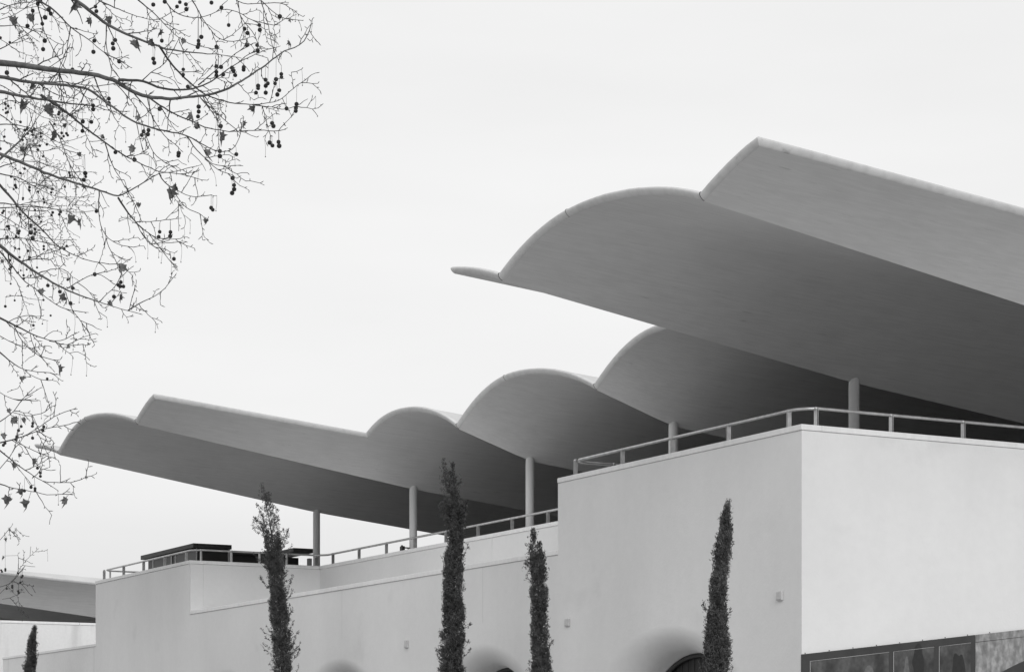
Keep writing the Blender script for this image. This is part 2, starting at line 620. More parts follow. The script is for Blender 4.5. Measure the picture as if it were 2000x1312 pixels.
# ---------------------------------------------------------------- railings
def fillet(pts, rad, n=7):
    out_ = [Vector(pts[0])]
    for a, b, c in zip(pts[:-2], pts[1:-1], pts[2:]):
        a, b, c = Vector(a), Vector(b), Vector(c)
        d1, d2 = (a - b).normalized(), (c - b).normalized()
        p1, p2 = b + d1 * rad, b + d2 * rad
        ctr = b + d1 * rad + d2 * rad
        for k in range(n + 1):
            th = k / n * math.pi / 2
            out_.append(ctr - d2 * rad * math.cos(th) - d1 * rad * math.sin(th))
    out_.append(Vector(pts[-1]))
    return out_
ZRAIL = 4.565 + EYE
def railing(path, posts, label, rad=.30):
    root = empty('railing', (path[1][0], path[1][1], ZC), label, 'railing')
    mb = MB()
    mb.tube(fillet([(a, b, ZRAIL) for a, b in path], rad), .0215, 10)
    mb.build('handrail', STEEL, root)
    for (pp, s_, ax) in posts:
        mb = MB()
        w_, t_ = .030, .006
        if ax == 's':        # rail runs along s: plate faces out
            for off in (-.011, .011):
                mb.box(pp - w_, pp + w_, s_ + off - t_ / 2, s_ + off + t_ / 2, ZC, ZRAIL - .012)
            mb.box(pp - w_ + .003, pp + w_ - .004, s_ - .0145 - .012, s_ + .0145 + .012, ZC + .0, ZC + .006)
        else:
            for off in (-.011, .011):
                mb.box(pp + off - t_ / 2, pp + off + t_ / 2, s_ - w_, s_ + w_, ZC, ZRAIL - .012)
            mb.box(pp - .0265, pp + .0265, s_ - w_ + .003, s_ + w_ - .004, ZC, ZC + .006)
        # clamp collar round the rail
        if ax == 's': mb.tube([(pp, s_ - .022, ZRAIL), (pp, s_ + .022, ZRAIL)], .0235, 10)
        else: mb.tube([(pp - .022, s_, ZRAIL), (pp + .022, s_, ZRAIL)], .0235, 10)
        mb.build('post', STEEL, root)
RP, RQ = PF + .15, PP + .15
posts = [(RP, s_at(RP, x), 's') for x in (1124, 1216, 1314, 1423, 1541)]
posts += [(p_at(S_R + .15, x), S_R + .15, 'p') for x in (1594, 1740.5, 1881, 2018, 2150)]
posts += [(RP + .75, S_RB - .15, 'p'), (RP + 1.9, S_RB - .15, 'p')]
railing([(PP, S_RB - .15), (RP, S_RB - .15), (RP, S_R + .15), (PB, S_R + .15)], posts,
        'metal railing on the tall corner block, bending round the corner at right')
posts = [(RP, s_at(RP, x), 's') for x in (203.5, 241.7, 280.6, 321.8, 364)]
posts += [(p_at(S_LB + .15, x), S_LB + .15, 'p') for x in (392.7, 452, 507, 560)]
posts += [(RQ, s_at(RQ, x), 's') for x in (617.6, 650.4, 701.4, 754.8, 810, 871, 933.9, 1000.5, 1070.3)]
posts += [(p_at(S_L - .15, 215), S_L - .15, 'p'), (p_at(S_L - .15, 215) + 1.2, S_L - .15, 'p')]
railing([(PB - 5, S_L - .15), (RP, S_L - .15), (RP, S_LB + .15), (RQ, S_LB + .15), (RQ, S_RB + .02)], posts,
        'long metal railing from the left block down along the recessed parapet')

# ---------------------------------------------------------------- roof kiosk behind the left railing
ZK = 5.0 + EYE
k_ = empty('kiosk', (18.3, 48.9, ZF), 'low black flat-roofed kiosk behind the railing of the left block', 'kiosk')
def part(parent, name, m, *b):
    mb = MB()
    mb.box(*b)
    return rounded(mb.build(name, m, parent), .004, 1)
part(k_, 'roof_slab', DARKSLAB, 18.28, 19.22, 48.84, 52.45, ZK - .10, ZK)
part(k_, 'wall', DARK, 18.42, 19.20, 48.94, 52.3, ZF, ZK - .1005)
part(k_, 'wall', DARK, 19.202, 21.0, 49.1, 52.3, ZF, ZK - .20)
part(k_, 'roof_slab', DARKSLAB, 19.225, 20.73, 49.02, 52.4, ZK - .198, ZK - .13)
part(k_, 'roof_slab', DARKSLAB, 20.74, 21.28, 48.80, 50.2, ZK - .095, ZK)
part(k_, 'pier', BOXM, 21.16, 21.24, 48.86, 48.98, ZF, ZK - .22)
for s_ in (50.35, 50.62, 51.9):
    part(k_, 'mullion', BOXM, 18.395, 18.418, s_ - .02, s_ + .02, ZF, ZK - .101)
part(k_, 'mullion', BOXM, 18.395, 18.418, 48.945, 48.965, ZF, ZK - .101)
for a_, b_ in ((48.99, 50.30), (50.66, 51.86)):
    part(k_, 'pane', GLASS, 18.405, 18.417, a_, b_, ZF + .1, ZK - .13)
# thin pale post between the two volumes of the kiosk
part(k_, 'pier', BOXM, 19.16, 19.2, 48.9, 48.935, ZF, ZK - .102)

# floodlight on the column
fl = empty('floodlight', (PC - .2, vs_[3], ZC), 'small black floodlight on a bracket beside the middle slender column', 'lamp')
mb = MB(); mb.box(PC - .285, PC - .215, vs_[3] - .06, vs_[3] + .06, ZC - .12, ZC + .155)
rounded(mb.build('housing', DARK, fl), .012, 2)
mb = MB(); mb.tube([(PC - .22, vs_[3], ZC + .125), (PC - .08, vs_[3], ZC + .125)], .014, 8)
mb.build('bracket', DARK, fl)
mb = MB(); mb.tube([(PC - .13, vs_[3], ZC + .12), (PC - .105, vs_[3], ZC + .09), (PC - .095, vs_[3], ZC + .0), (PC - .075, vs_[3], ZC - .02)], .011, 8)
mb.build('bracket', DARK, fl)
mb = MB(); mb.tube([(PC - .26, vs_[3], ZC + .15), (PC - .26, vs_[3], ZC + .175)], .022, 8)
mb.build('cap', DARK, fl)

# boxes on the facade
for (x, y, wpx, hpx, lab) in ((795, 1257, 9, 15, 'small grey box on the facade, leftmost, between the two taller cypresses'),
                              (1109.5, 1215, 11, 15, 'small grey box on the facade right of the forked cypress'),
                              (1524.5, 1163, 13, 18, 'small grey box on the facade next to the building corner')):
    s_ = s_at(PF, x)
    Y = SN * PF + CS * s_
    z_ = (HZ - y) / F * Y + EYE
    hw = .062
    hh = hpx / F * Y / 2
    t = empty('wall_box', (PF, s_, z_ - hh), lab, 'wall box', 'small boxes fixed to the facade')
    mb = MB(); mb.box(PF - .030, PF - .0005, s_ - hw, s_ + hw, z_ - hh, z_ + hh)
    rounded(mb.build('case', BOXM, t), .006, 2)
    mb = MB(); mb.box(PF - .036, PF - .0305, s_ - hw + .012, s_ + hw - .012, z_ - hh + .014, z_ + hh - .012)
    rounded(mb.build('cover', BOXM, t), .002, 1)

# ---------------------------------------------------------------- printed boards on the end wall
def zt_board(p): return 1.376 + EYE + (p - PF) * .1145
MURAL, n_, b_ = mat_new('mural_print', .4, .35)
noise_col(n_, b_, [((1.6, 1, .8), 7, 5, .68, 1.15, .38, .62), ((5, 1, 2.0), 3.0, 3, .84, 1.12, .4, .6), ((1, 1, 1), 16, 3, .82, 1.12, .35, .65)], .27)
DPRINT, n_, b_ = mat_new('dark_print', .05, .3)
noise_col(n_, b_, [((1.2, 1, .8), 4, 5, .55, 1.7, .38, .62), ((1, 1, 1), 16, 4, .8, 1.2, .35, .65)], .045)
BFRAME = M_('board_frame', .032, [((1, 1, 1), 6, 3, .85, 1.15, .3, .7)], .4)
PALE = M_('pale_trim', .42, rough=.5)
GREYP = M_('grey_print', .12, [((1, 1, 1), 20, 3, .7, 1.2, .3, .7)], .35)
BLACKP = M_('black_print', .012, [((1, 1, 1), 20, 3, .7, 1.4, .3, .7)], .35)

def quadboard(root, name, m, p0, p1, off0, z0, y0, y1):
    """board with sloping top; off0 = distance of its top below the sloping line"""
    mb = MB()
    za, zb = zt_board(p0) - off0, zt_board(p1) - off0
    mb.add([(p0, y0, z0), (p1, y0, z0), (p1, y1, z0), (p0, y1, z0), (p0, y0, za), (p1, y0, zb), (p1, y1, zb), (p0, y1, za)],
           [(0, 3, 2, 1), (4, 5, 6, 7), (0, 1, 5, 4), (1, 2, 6, 5), (2, 3, 7, 6), (3, 0, 4, 7)])
    return mb.build(name, m, root)
bp = lambda x: p_at(S_R - .03, x)
hb = empty('picture_hoarding', (PF + 1.4, S_R - .02, 0), 'dark hoarding of framed photographs low on the end wall at lower right', 'hoarding')
quadboard(hb, 'backing', BFRAME, PF - .012, bp(1905), 0, .4, S_R - .030, S_R - .0005)
for x0, x1, off in ((1582, 1736, .10), (1745, 1824, .10), (1834, 1896, .10)):
    q0, q1 = bp(x0), bp(x1)
    f_ = quadboard(hb, 'picture', DPRINT, q0 + .006, q1 - .006, off + .006, .5, S_R - .0345, S_R - .0305)
    mb = MB()
    mb.tube([(q0, S_R - .034, .5), (q0, S_R - .034, zt_board(q0) - off), (q1, S_R - .034, zt_board(q1) - off)], .0045, 4)
    mb.build('trim', PALE, f_)
def blob(root, cx_, cz, rx, rz, m, y, name='printed_shape', a0=0, a1=360, n=28, wob=0):
    mb = MB()
    pts = []
    for k in range(n):
        th = R(a0 + (a1 - a0) * k / (n - 1 if a1 - a0 < 360 else n))
        kx = 1 + wob * noise.noise((math.cos(th) * 1.5, math.sin(th) * 1.5, cx_))
        pts.append((cx_ + rx * kx * math.cos(th), y, cz + rz * kx * math.sin(th)))
    mb.add(pts, [tuple(range(n))])
    return mb.build(name, m, root)
pic = [c for c in hb.children if c.name.startswith('picture')]
Yb = 29.3
blob(pic[0], bp(1697), (HZ - 1322) / F * Yb + EYE, .085, .16, GREYP, S_R - .0352, wob=.1)
blob(pic[1], bp(1793), (HZ - 1290) / F * Yb + EYE, .10, .20, BLACKP, S_R - .0352, wob=.35)
blob(pic[1], bp(1770), (HZ - 1308) / F * Yb + EYE, .05, .14, GREYP, S_R - .0356, wob=.5)
blob(pic[2], bp(1873), (HZ - 1305) / F * Yb + EYE, .11, .24, BLACKP, S_R - .0352, wob=.35)
mu = empty('mural_hoarding', (bp(1960), S_R - .02, 0), 'pale mottled mural panel with dark arch, right of the dark pictures', 'hoarding')
q0, q1 = bp(1905) + .004, PF + 6.6
mb = MB()
pts_t, NQ = [], 40
ac, ar, at = PF + 5.0, 4.1, 1.59 + EYE
lower = []
for k in range(NQ + 1):
    q = q0 + (q1 - q0) * k / NQ
    za = at - ar + math.sqrt(max(ar * ar - (q - ac) ** 2, 0))
    if abs(q - ac) > 1.95: za = .4
    pts_t.append((q, zt_board(q), max(min(za, zt_board(q) - .05), .4)))
for (qa, ta, la), (qb, tb, lb) in zip(pts_t[:-1], pts_t[1:]):
    lo = min(la, lb) if (la == .4) != (lb == .4) else None
    la2, lb2 = (lo, lo) if lo is not None else (la, lb)
    mb.add([(qa, S_R - .028, la2), (qb, S_R - .028, lb2), (qb, S_R - .028, tb), (qa, S_R - .028, ta)], [(0, 1, 2, 3)])
mb.build('panel', MURAL, mu)
mb = MB(); mb.box(q0 + .3, q1, S_R - .0255, S_R - .001, .4, at + .02)
mb.build('arch_panel', BFRAME, mu)
mb = MB(); mb.tube([(q0, S_R - .029, zt_board(q0) - .10), (q1, S_R - .029, zt_board(q1) - .10)], .003, 4)
mb.build('seam', BFRAME, mu)
for k in range(9):                      # fixing studs along the top edge
    q = PF + .05 + k * .38
    mb = MB(); mb.tube([(q, S_R - .0005, zt_board(q) + .010), (q, S_R - .012, zt_board(q) + .010)], .006, 6)
    mb.build('stud', DARK, hb)

# ================================================================= FAR GRANDSTAND AND LINK WALL
far = empty('far_grandstand', (PF, 72, 0), 'distant grandstand at the left edge with curved shell roof above a streaked pale wall', 'building')
FS0 = 75.0
DZ = -.08
FT = {0, 1, 4, 5, 'far'}
def fs(i): return FS0 + 5.005 * i
shell(far, fs(0) - 1.0, fs(0), 1.2, AI, FT, FS0, DZ, near_cut=True)
for i in range(0, 4):
    shell(far, fs(i), fs(i + 1), 1.2, AI, FT, FS0, DZ)
def fbox(*b, m=None, name='wall'):
    mb = MB(); mb.box(*b)
    return mb.build(name, m or FARPLASTER, far)
fbox(PF, PB, 68.0, 68.3, 0, ZC - .08)
fbox(PF, PF + .3, 68.302, 98, 0, ZC - .08)
fbox(PF + .31, PB, 68.31, 98, ZF - .2, ZF, m=INNERLIGHT, name='terrace_floor')
for k in range(3):
    a_ = PF + (PB - PF) / 3 * k
    rounded(fbox(a_ + .003, a_ + (PB - PF) / 3 - .003, 67.98, 68.32, ZC - .076, ZC, m=COPING, name='coping'), .01)
rounded(fbox(PF - .02, PF + .32, 68.33, 98, ZC - .076, ZC, m=COPING, name='coping'), .01)
fbox(PB - 1, PB - .7, 68.4, 98, ZF, 5.2 + EYE, m=INNERLIGHT, name='unseen_back_wall')
for i in range(0, 4):
    mb = MB()
    mb.tube([(PC, fs(i), ZF), (PC, fs(i), valley_z(i, 0, FT) + EYE + DZ + .08)], .08, 20)
    mb.build('column', COLUMN, far)
lw = empty('link_wall', (PF, 56, 0), 'lower streaked wall running left from the white block, behind the smallest cypress', 'wall')
ZLW = 2.83 + EYE
SE = 60.2
mb = MB(); mb.box(PF + .02, PF + .30, S_L + .001, SE, 0, ZLW - .07); mb.build('wall', FARPLASTER, lw)
mb = MB(); mb.box(PF + .302, PF + 6, SE - .3, SE, 0, ZLW - .07); mb.build('wall', FARPLASTER, lw)
mb = MB(); mb.box(PF + .006, PF + .31, S_L + .001, SE + .012, ZLW - .066, ZLW); rounded(mb.build('coping', COPING, lw), .006)
mb = MB(); mb.box(PF + .312, PF + 6, SE - .31, SE + .012, ZLW - .066, ZLW); rounded(mb.build('coping', COPING, lw), .006)

# ================================================================= CYPRESSES
def cypress(rows, Y, seed, label, dens=1.0, ragged=1.0, tips=None, wisp=.25):
    rnd = random.Random(seed)
    base = px((rows[-1][1] + rows[-1][2]) / 2, HZ, Y)
    root = empty('cypress', (base.x, base.y, 0), label, 'cypress tree', 'slender cypresses planted along the facade')
    k = Y / F
    rt = Vector((CS, -SN, 0))
    fw = Vector((SN, CS, 0))
    x0 = (rows[-1][1] + rows[-1][2]) / 2
    zz, off, rad = [], [], []
    for y, xl, xr in reversed(rows):
        zz.append((HZ - y) * k + EYE)
        off.append(((xl + xr) / 2 - x0) * k)
        rad.append((xr - xl) / 2 * k)
    zz = [0.25, .8] + zz
    off = [off[0] * 0, off[0]] + off
    rad = [rad[0] * .5, rad[0] * 1.0] + rad
    ctr = lambda z: Vector((base.x, base.y, 0)) + rt * float(np.interp(z, zz, off)) + Vector((0, 0, z))
    rr = lambda z: float(np.interp(z, zz, rad))
    H = zz[-1]
    # trunk
    mb = MB()
    zs = [0 + H * .97 * i / 14 for i in range(15)]
    mb.tube([ctr(z) if z > .3 else Vector((base.x, base.y, z)) for z in zs], [.045 * (1 - z / H) + .006 for z in zs], 7)
    mb.build('trunk', CYPWOOD, root)
    V, Fc = [], []
    def blade(p, d, ln, wd):
        d = d.normalized()
        side = d.cross(Vector((rnd.uniform(-1, 1), rnd.uniform(-1, 1), rnd.uniform(-1, 1))))
        if side.length < 1e-3: side = d.orthogonal()
        side = side.normalized() * wd
        b = len(V)
        V.extend([tuple(p), tuple(p + d * ln * .45 + side), tuple(p + d * ln), tuple(p + d * ln * .5 - side)])
        Fc.append((b, b + 1, b + 2, b + 3))
    def sprig(p, d, s_):
        for _ in range(5):
            e = Vector((rnd.gauss(0, .45), rnd.gauss(0, .45), rnd.gauss(0, .3)))
            q = p + Vector((rnd.gauss(0, .010), rnd.gauss(0, .010), rnd.gauss(0, .012)))
            blade(q, d + e, s_ * rnd.uniform(.6, 1.25), s_ * rnd.uniform(.13, .23))
    def plume(z0, ang, length, spread, rmax, n):
        o = Vector((math.cos(ang), math.sin(ang), 0))
        r0 = rmax * rnd.uniform(.0, .5)
        p = ctr(z0) + o * r0
        path = []
        m = 7
        for i in range(m + 1):
            t = i / m
            zz_ = z0 + length * t
            r_ = r0 + (rmax * spread - r0) * (1 - (1 - t) ** 2)
            path.append(ctr(min(zz_, H)) + o * r_ + Vector((0, 0, max(0, zz_ - H))))
        for _ in range(n):
            t = rnd.random() * m
            i = min(int(t), m - 1)
            q = path[i].lerp(path[i + 1], t - i)
            d = (path[i + 1] - path[i]).normalized() + o * .25
            thick = .020 * (1 - t / m) + .006
            q = q + Vector((rnd.gauss(0, thick), rnd.gauss(0, thick), 0))
            sprig(q, d, .034 * (1.1 - .3 * t / m))
        return path
    wood = MB()
    n_pl = int(H * 185 * dens)
    for _ in range(int(H * 120 * dens)):
        z0 = rnd.uniform(.1, H - .12)
        if z0 > H - wisp and rnd.random() < .55 + .4 * (z0 - H + wisp) / wisp: continue
        ln = min(rnd.uniform(.15, .34), H - z0)
        rm = rr(min(z0 + ln * .8, H))
        plume(z0, rnd.uniform(0, 2 * math.pi), ln, rnd.uniform(.55, .92), rm, int(13 * dens * (.4 + rm * 4.2)))
    n_cl = int(H * 19 * dens)
    for c_ in range(n_cl):
        zc_ = rnd.uniform(.15, H - .06)
        if zc_ > H - wisp and rnd.random() < .62: continue
        ac_ = rnd.uniform(0, 2 * math.pi)
        depth_ = rnd.uniform(.55, 1.06)
        for _ in range(9):
            z0 = zc_ + rnd.gauss(0, .07)
            if z0 < .1 or z0 > H - .07: continue
            ln = min(rnd.uniform(.12, .32), H - z0 + .02)
            rm = rr(min(z0 + ln * .8, H)) + .004
            ang = ac_ + rnd.gauss(0, .34)
            lump = 1 + .30 * noise.noise((math.cos(ang) * 1.3, math.sin(ang) * 1.3, z0 * 2.3 + seed))
            plume(z0, ang, ln, depth_ * rnd.uniform(.88, 1.04) * lump, rm, int(13 * dens * (0.45 + rm * 3.2)))
    # ragged outliers
    for _ in range(int(H * 9 * ragged)):
        z0 = rnd.uniform(.5, H * .93)
        rm = rr(z0) * rnd.uniform(1.1, 1.1 + .38 * ragged)
        ang = rnd.uniform(0, 2 * math.pi)
        path = plume(z0, ang, rnd.uniform(.10, .30), 1.0, rm, 11)
        wood.tube(path, .003, 3, False)
    if tips:
        for (xt, yt, xb, yb, n) in tips:
            a_, b_ = px(xt, yt, Y), px(xb, yb, Y)
            for _ in range(n):
                t = rnd.random()
                q = a_.lerp(b_, t)
                wd = .012 + .045 * t
                q += Vector((rnd.gauss(0, wd), rnd.gauss(0, wd), 0))
                sprig(q, (a_ - b_).normalized() + Vector((rnd.gauss(0, .3), rnd.gauss(0, .3), 0)), .036)
            wood.tube([b_, a_], [.006, .002], 3, False)
    me = bpy.data.meshes.new('crown')
    ox, oy = base.x, base.y
    me.from_pydata([(a - ox, b - oy, c) for a, b, c in V], [], Fc)
    me.materials.append(CYP)
    prop(link('crown', me, root, (ox, oy, 0)), kind='stuff')
    if wood.v: wood.build('twigs', CYPWOOD, root)['kind'] = 'stuff'
PT = 15.9
def tree_Y(x): return SN * PT + CS * s_at(PT, x)
cypress([(950, 511, 517), (975, 505, 530), (1000, 500, 548), (1050, 512, 552), (1080, 515, 556), (1110, 519, 560), (1180, 526, 564), (1250, 528, 571), (1312, 532, 571)],
        tree_Y(552), 3, 'ragged cypress with wispy tip in front of the black kiosk and left block', .9, 2.2, wisp=1.0,
        tips=[(513, 945, 522, 1010, 60), (525, 962, 528, 1010, 50), (503, 985, 520, 1030, 40), (563, 1034, 546, 1072, 60), (498, 1010, 520, 1040, 40)])
cypress([(902, 868, 874), (920, 863, 886), (940, 860, 892), (990, 861, 914), (1030, 871, 909), (1050, 872, 904), (1100, 866, 906), (1180, 862, 909), (1250, 859, 911), (1312, 853, 911)],
        tree_Y(882), 11, 'tallest cypress, its feathery top overlapping the dark roof underside', 1.0, .9, wisp=.85,
        tips=[(867, 897, 873, 960, 70), (884, 903, 880, 965, 70), (890, 930, 884, 975, 50), (911, 978, 898, 1010, 60), (861, 985, 874, 1020, 50)])
cypress([(1080, 1036, 1062), (1120, 1033, 1064), (1170, 1037, 1069), (1210, 1036, 1073), (1312, 1038, 1080)],
        tree_Y(1058), 23, 'cypress with a forked double tip below the step in the wall', 1.05, .7,
        tips=[(1041.6, 1034, 1039, 1115, 230), (1053.5, 1060, 1056, 1120, 140)])
cypress([(979, 1421, 1424), (1000, 1411, 1426), (1030, 1408, 1429), (1060, 1400, 1429), (1100, 1393, 1424), (1150, 1386, 1422), (1200, 1379, 1422), (1250, 1374, 1423), (1312, 1374, 1425)],
        tree_Y(1400), 31, 'dense cypress leaning right at its tip, in front of the arch near the corner', 1.1, .5)
cypress([(1223, 67, 70), (1250, 56, 71), (1280, 51, 73), (1312, 46, 72)],
        tree_Y(59), 43, 'smallest looking cypress at the far left in front of the low wall', 1.0, .6)

# ================================================================= PLANE TREES
Z1 = lambda pts: [(x / 3.1234, y / 3.1234) for x, y in pts]
Z2 = lambda pts: [(x / 3.1234, 400 + y / 3.1234) for x, y in pts]
Z3 = lambda pts: [(x / 2.2937, 740 + y / 2.2937) for x, y in pts]
# measured courses of the boughs (photo px), radius at start (m) ; tips taper
NEAR = [
 (Z1([(0,385),(150,400),(300,425),(450,440),(600,460),(720,500),(800,560),(900,592),(1040,605),(1180,590),(1300,575),(1400,540),(1520,465),(1620,400),(1730,310),(1830,285),(1880,220),(1897,155)]), .022),
 (Z1([(0,470),(200,505),(400,520),(540,540),(640,620),(700,660),(800,740),(960,790),(1140,825),(1250,890),(1330,930),(1420,920),(1465,840),(1475,760)]), .013),
 (Z1([(0,560),(150,590),(400,630),(560,645),(700,685)]), .013),
 (Z1([(0,940),(200,1020),(300,1065),(470,1120),(640,1170),(720,1205),(850,1130),(970,1055),(1060,1050),(1170,1020)]), .013),
 (Z1([(400,-40),(540,60),(650,150),(770,210),(900,260),(1010,300),(1150,320),(1350,335),(1440,350)]), .015),
 (Z2([(0,250),(100,330),(230,420),(350,490),(450,540),(600,590),(700,625),(780,645),(830,658)]), .013),
 (Z1([(720,490),(870,490),(960,535),(1060,552),(1180,545),(1290,500),(1420,400),(1560,330),(1640,300)]), .011),
 (Z1([(1210,520),(1330,420),(1430,330),(1500,290)]), .006),
 (Z1([(200,505),(400,500),(560,530),(720,510)]), .006),
 (Z1([(250,580),(400,680),(520,780),(640,870),(740,940),(860,1000),(970,1050),(1100,1060),(1190,1085)]), .010),
 (Z1([(720,1205),(780,1300),(860,1390),(930,1440),(1010,1490),(1090,1475)]), .008),
 (Z2([(830,105),(870,190),(940,265),(1010,270)]), .004), (Z2([(830,105),(950,100),(1040,90)]), .004), (Z2([(840,120),(920,190),(1010,215),(1098,207)]), .004),
 (Z1([(970,280),(1050,400),(1150,500),(1250,580),(1400,630),(1560,640),(1700,620),(1790,540),(1885,470)]), .008),
 (Z1([(1540,640),(1660,655),(1750,672),(1830,635)]), .004),
 (Z1([(900,590),(1000,660),(1080,705),(1150,730),(1250,780),(1400,805),(1550,795),(1700,800)]), .007),
 (Z1([(180,-30),(330,60),(430,170),(540,240),(640,330),(750,380)]), .008),
 (Z1([(430,170),(410,280),(405,370),(350,450)]), .005),
 (Z1([(220,-10),(270,200),(330,310),(390,410)]), .005),
 (Z1([(560,-20),(700,50),(860,110),(960,130),(1040,80)]), .006),
 (Z1([(830,-10),(960,100),(1060,210),(1150,270),(1300,300)]), .006),
 (Z1([(990,-20),(1060,80),(1180,115),(1290,95),(1350,50),(1450,70),(1540,130),(1670,155)]), .005),
 (Z1([(1160,-20),(1250,140),(1330,240),(1420,260),(1500,240)]), .005),
 (Z1([(1550,-40),(1680,90),(1740,120),(1820,125)]), .005), (Z1([(1590,0),(1640,160),(1660,290),(1700,370)]), .004),
 (Z1([(1400,-30),(1480,30),(1600,20),(1710,20)]), .004), (Z1([(1440,-10),(1470,120),(1560,210),(1570,260)]), .003),
 (Z1([(650,150),(645,280),(680,420),(740,490)]), .005), (Z1([(870,490),(920,440),(1000,400),(1060,300)]), .004),
 (Z1([(640,870),(680,1000),(740,1100),(800,1200),(850,1310)]), .005),
 (Z1([(1140,830),(1200,920),(1290,1000),(1360,1020),(1420,1010)]), .005), (Z1([(1250,970),(1330,1040),(1420,1070)]), .0035),
 (Z1([(360,445),(370,530),(380,640)]), .006),
 (Z1([(970,1055),(1000,1120),(1080,1160),(1160,1205),(1290,1190)]), .005), (Z1([(1060,1170),(1130,1270),(1220,1305)]), .0035),
 (Z1([(300,740),(370,850),(420,1000),(500,1110)]), .005),
 (Z1([(0,1130),(80,1220),(150,1310),(200,1350),(290,1430),(330,1490),(420,1540),(500,1580),(600,1600),(660,1615),(710,1610)]), .009),
 (Z1([(605,1165),(600,1310),(620,1400),(660,1460),(740,1500),(815,1508)]), .005), (Z2([(640,140),(650,230),(690,310),(715,360)]), .003),
 (Z2([(780,645),(850,600),(960,550),(1010,510),(1047,455)]), .005), (Z2([(790,640),(800,580),(815,535)]), .003),
 (Z2([(410,510),(500,455),(590,410),(640,440),(690,480)]), .004), (Z2([(610,590),(650,540),(710,500),(740,420)]), .004),
 (Z2([(0,285),(80,380),(150,470),(230,520),(310,590),(400,640),(480,650)]), .006),
 (Z2([(400,530),(430,630),(480,690),(520,750),(545,785)]), .004), (Z2([(490,705),(530,730),(565,735)]), .0025),
 (Z2([(0,208),(120,200),(230,220),(330,245)]), .005), (Z2([(160,340),(230,305),(330,290),(390,260)]), .004),
 (Z2([(0,690),(100,740),(200,790),(300,830),(400,830),(440,795)]), .008), (Z2([(300,830),(380,850),(470,860),(505,850)]), .003),
 (Z2([(85,735),(130,830),(200,900),(270,935),(325,945)]), .004), (Z2([(185,790),(200,870),(250,920)]), .003),
 (Z2([(0,900),(80,970),(150,1010),(230,1020),(305,1022)]), .006), (Z2([(150,1010),(210,1060),(290,1070)]), .003),
 (Z2([(0,800),(80,845),(180,870)]), .004), (Z2([(50,715),(120,675),(195,675)]), .003),
 (Z3([(0,285),(80,265),(160,235),(230,215),(290,210),(330,195)]), .006), (Z3([(120,250),(200,200),(240,165),(312,140)]), .003),
 (Z3([(0,320),(60,370),(130,420),(190,460),(270,465),(340,460),(385,440)]), .006),
 (Z3([(0,470),(60,490),(140,500),(210,520),(280,515)]), .005), (Z3([(0,190),(50,160),(100,90),(130,60)]), .004),
 (Z3([(0,60),(60,95),(130,95)]), .003), (Z3([(60,270),(110,300),(170,330),(215,345)]), .003),
 (Z3([(0,400),(60,330),(80,250)]), .003), (Z3([(150,440),(200,390),(180,340)]), .003), (Z3([(60,150),(140,170),(205,145)]), .003),
 (Z3([(270,465),(275,430),(270,420)]), .002),
 (Z1([(0,60),(90,20),(200,15)]), .005), (Z1([(0,160),(120,155),(230,200)]), .004), (Z1([(0,300),(100,250),(210,180)]), .004),
 (Z1([(700,500),(820,640),(860,720),(900,860),(950,960),(1040,1010)]), .004),
 (Z1([(900,600),(920,700),(1000,830),(1090,900)]), .004), (Z1([(1240,580),(1330,700),(1440,790)]), .004),
 (Z1([(530,545),(480,650),(420,700)]), .004), (Z1([(1180,550),(1260,640),(1330,740)]), .003),
]
FARB = [
 (Z1([(0,970),(80,900),(180,800),(240,700),(300,640)]), .014),
 (Z1([(0,700),(60,740),(130,800),(180,880),(200,960)]), .008),
 (Z1([(0,760),(110,760),(230,800),(330,860),(440,900)]), .007),
 (Z1([(0,1020),(120,980),(260,990),(360,1040),(440,1050)]), .007),
 (Z1([(0,1060),(110,1080),(210,1140),(330,1200),(490,1205)]), .008),
 (Z1([(0,1240),(120,1250),(230,1255),(330,1280),(440,1275)]), .008),
 (Z1([(0,860),(90,880),(190,930),(290,920),(380,900)]), .006),
 (Z2([(0,20),(100,15),(230,10),(350,30),(450,50),(545,40)]), .007),
 (Z2([(0,60),(90,110),(180,170),(300,210),(430,215)]), .006),
 (Z2([(0,150),(60,150),(130,220),(200,280)]), .005),
 (Z2([(0,320),(40,400),(110,470),(130,555)]), .004),
 (Z1([(0,640),(60,600),(150,640),(260,720),(370,740)]), .006),
 (Z1([(0,520),(80,560),(200,640),(330,700)]), .006),
 (Z1([(170,1320),(200,1190),(260,1100),(330,1060)]), .005),
 (Z1([(0,20),(120,60),(230,40)]), .005), (Z1([(0,120),(100,90),(170,40)]), .004), (Z1([(0,240),(70,280),(90,300)]), .004),
 (Z3([(0,960),(50,910),(85,870),(82,800)]), .003), (Z3([(0,720),(25,690),(38,675)]), .003), (Z3([(0,930),(40,925),(75,890),(90,860)]), .003),
 (Z3([(10,985),(50,995),(75,965)]), .002),
]
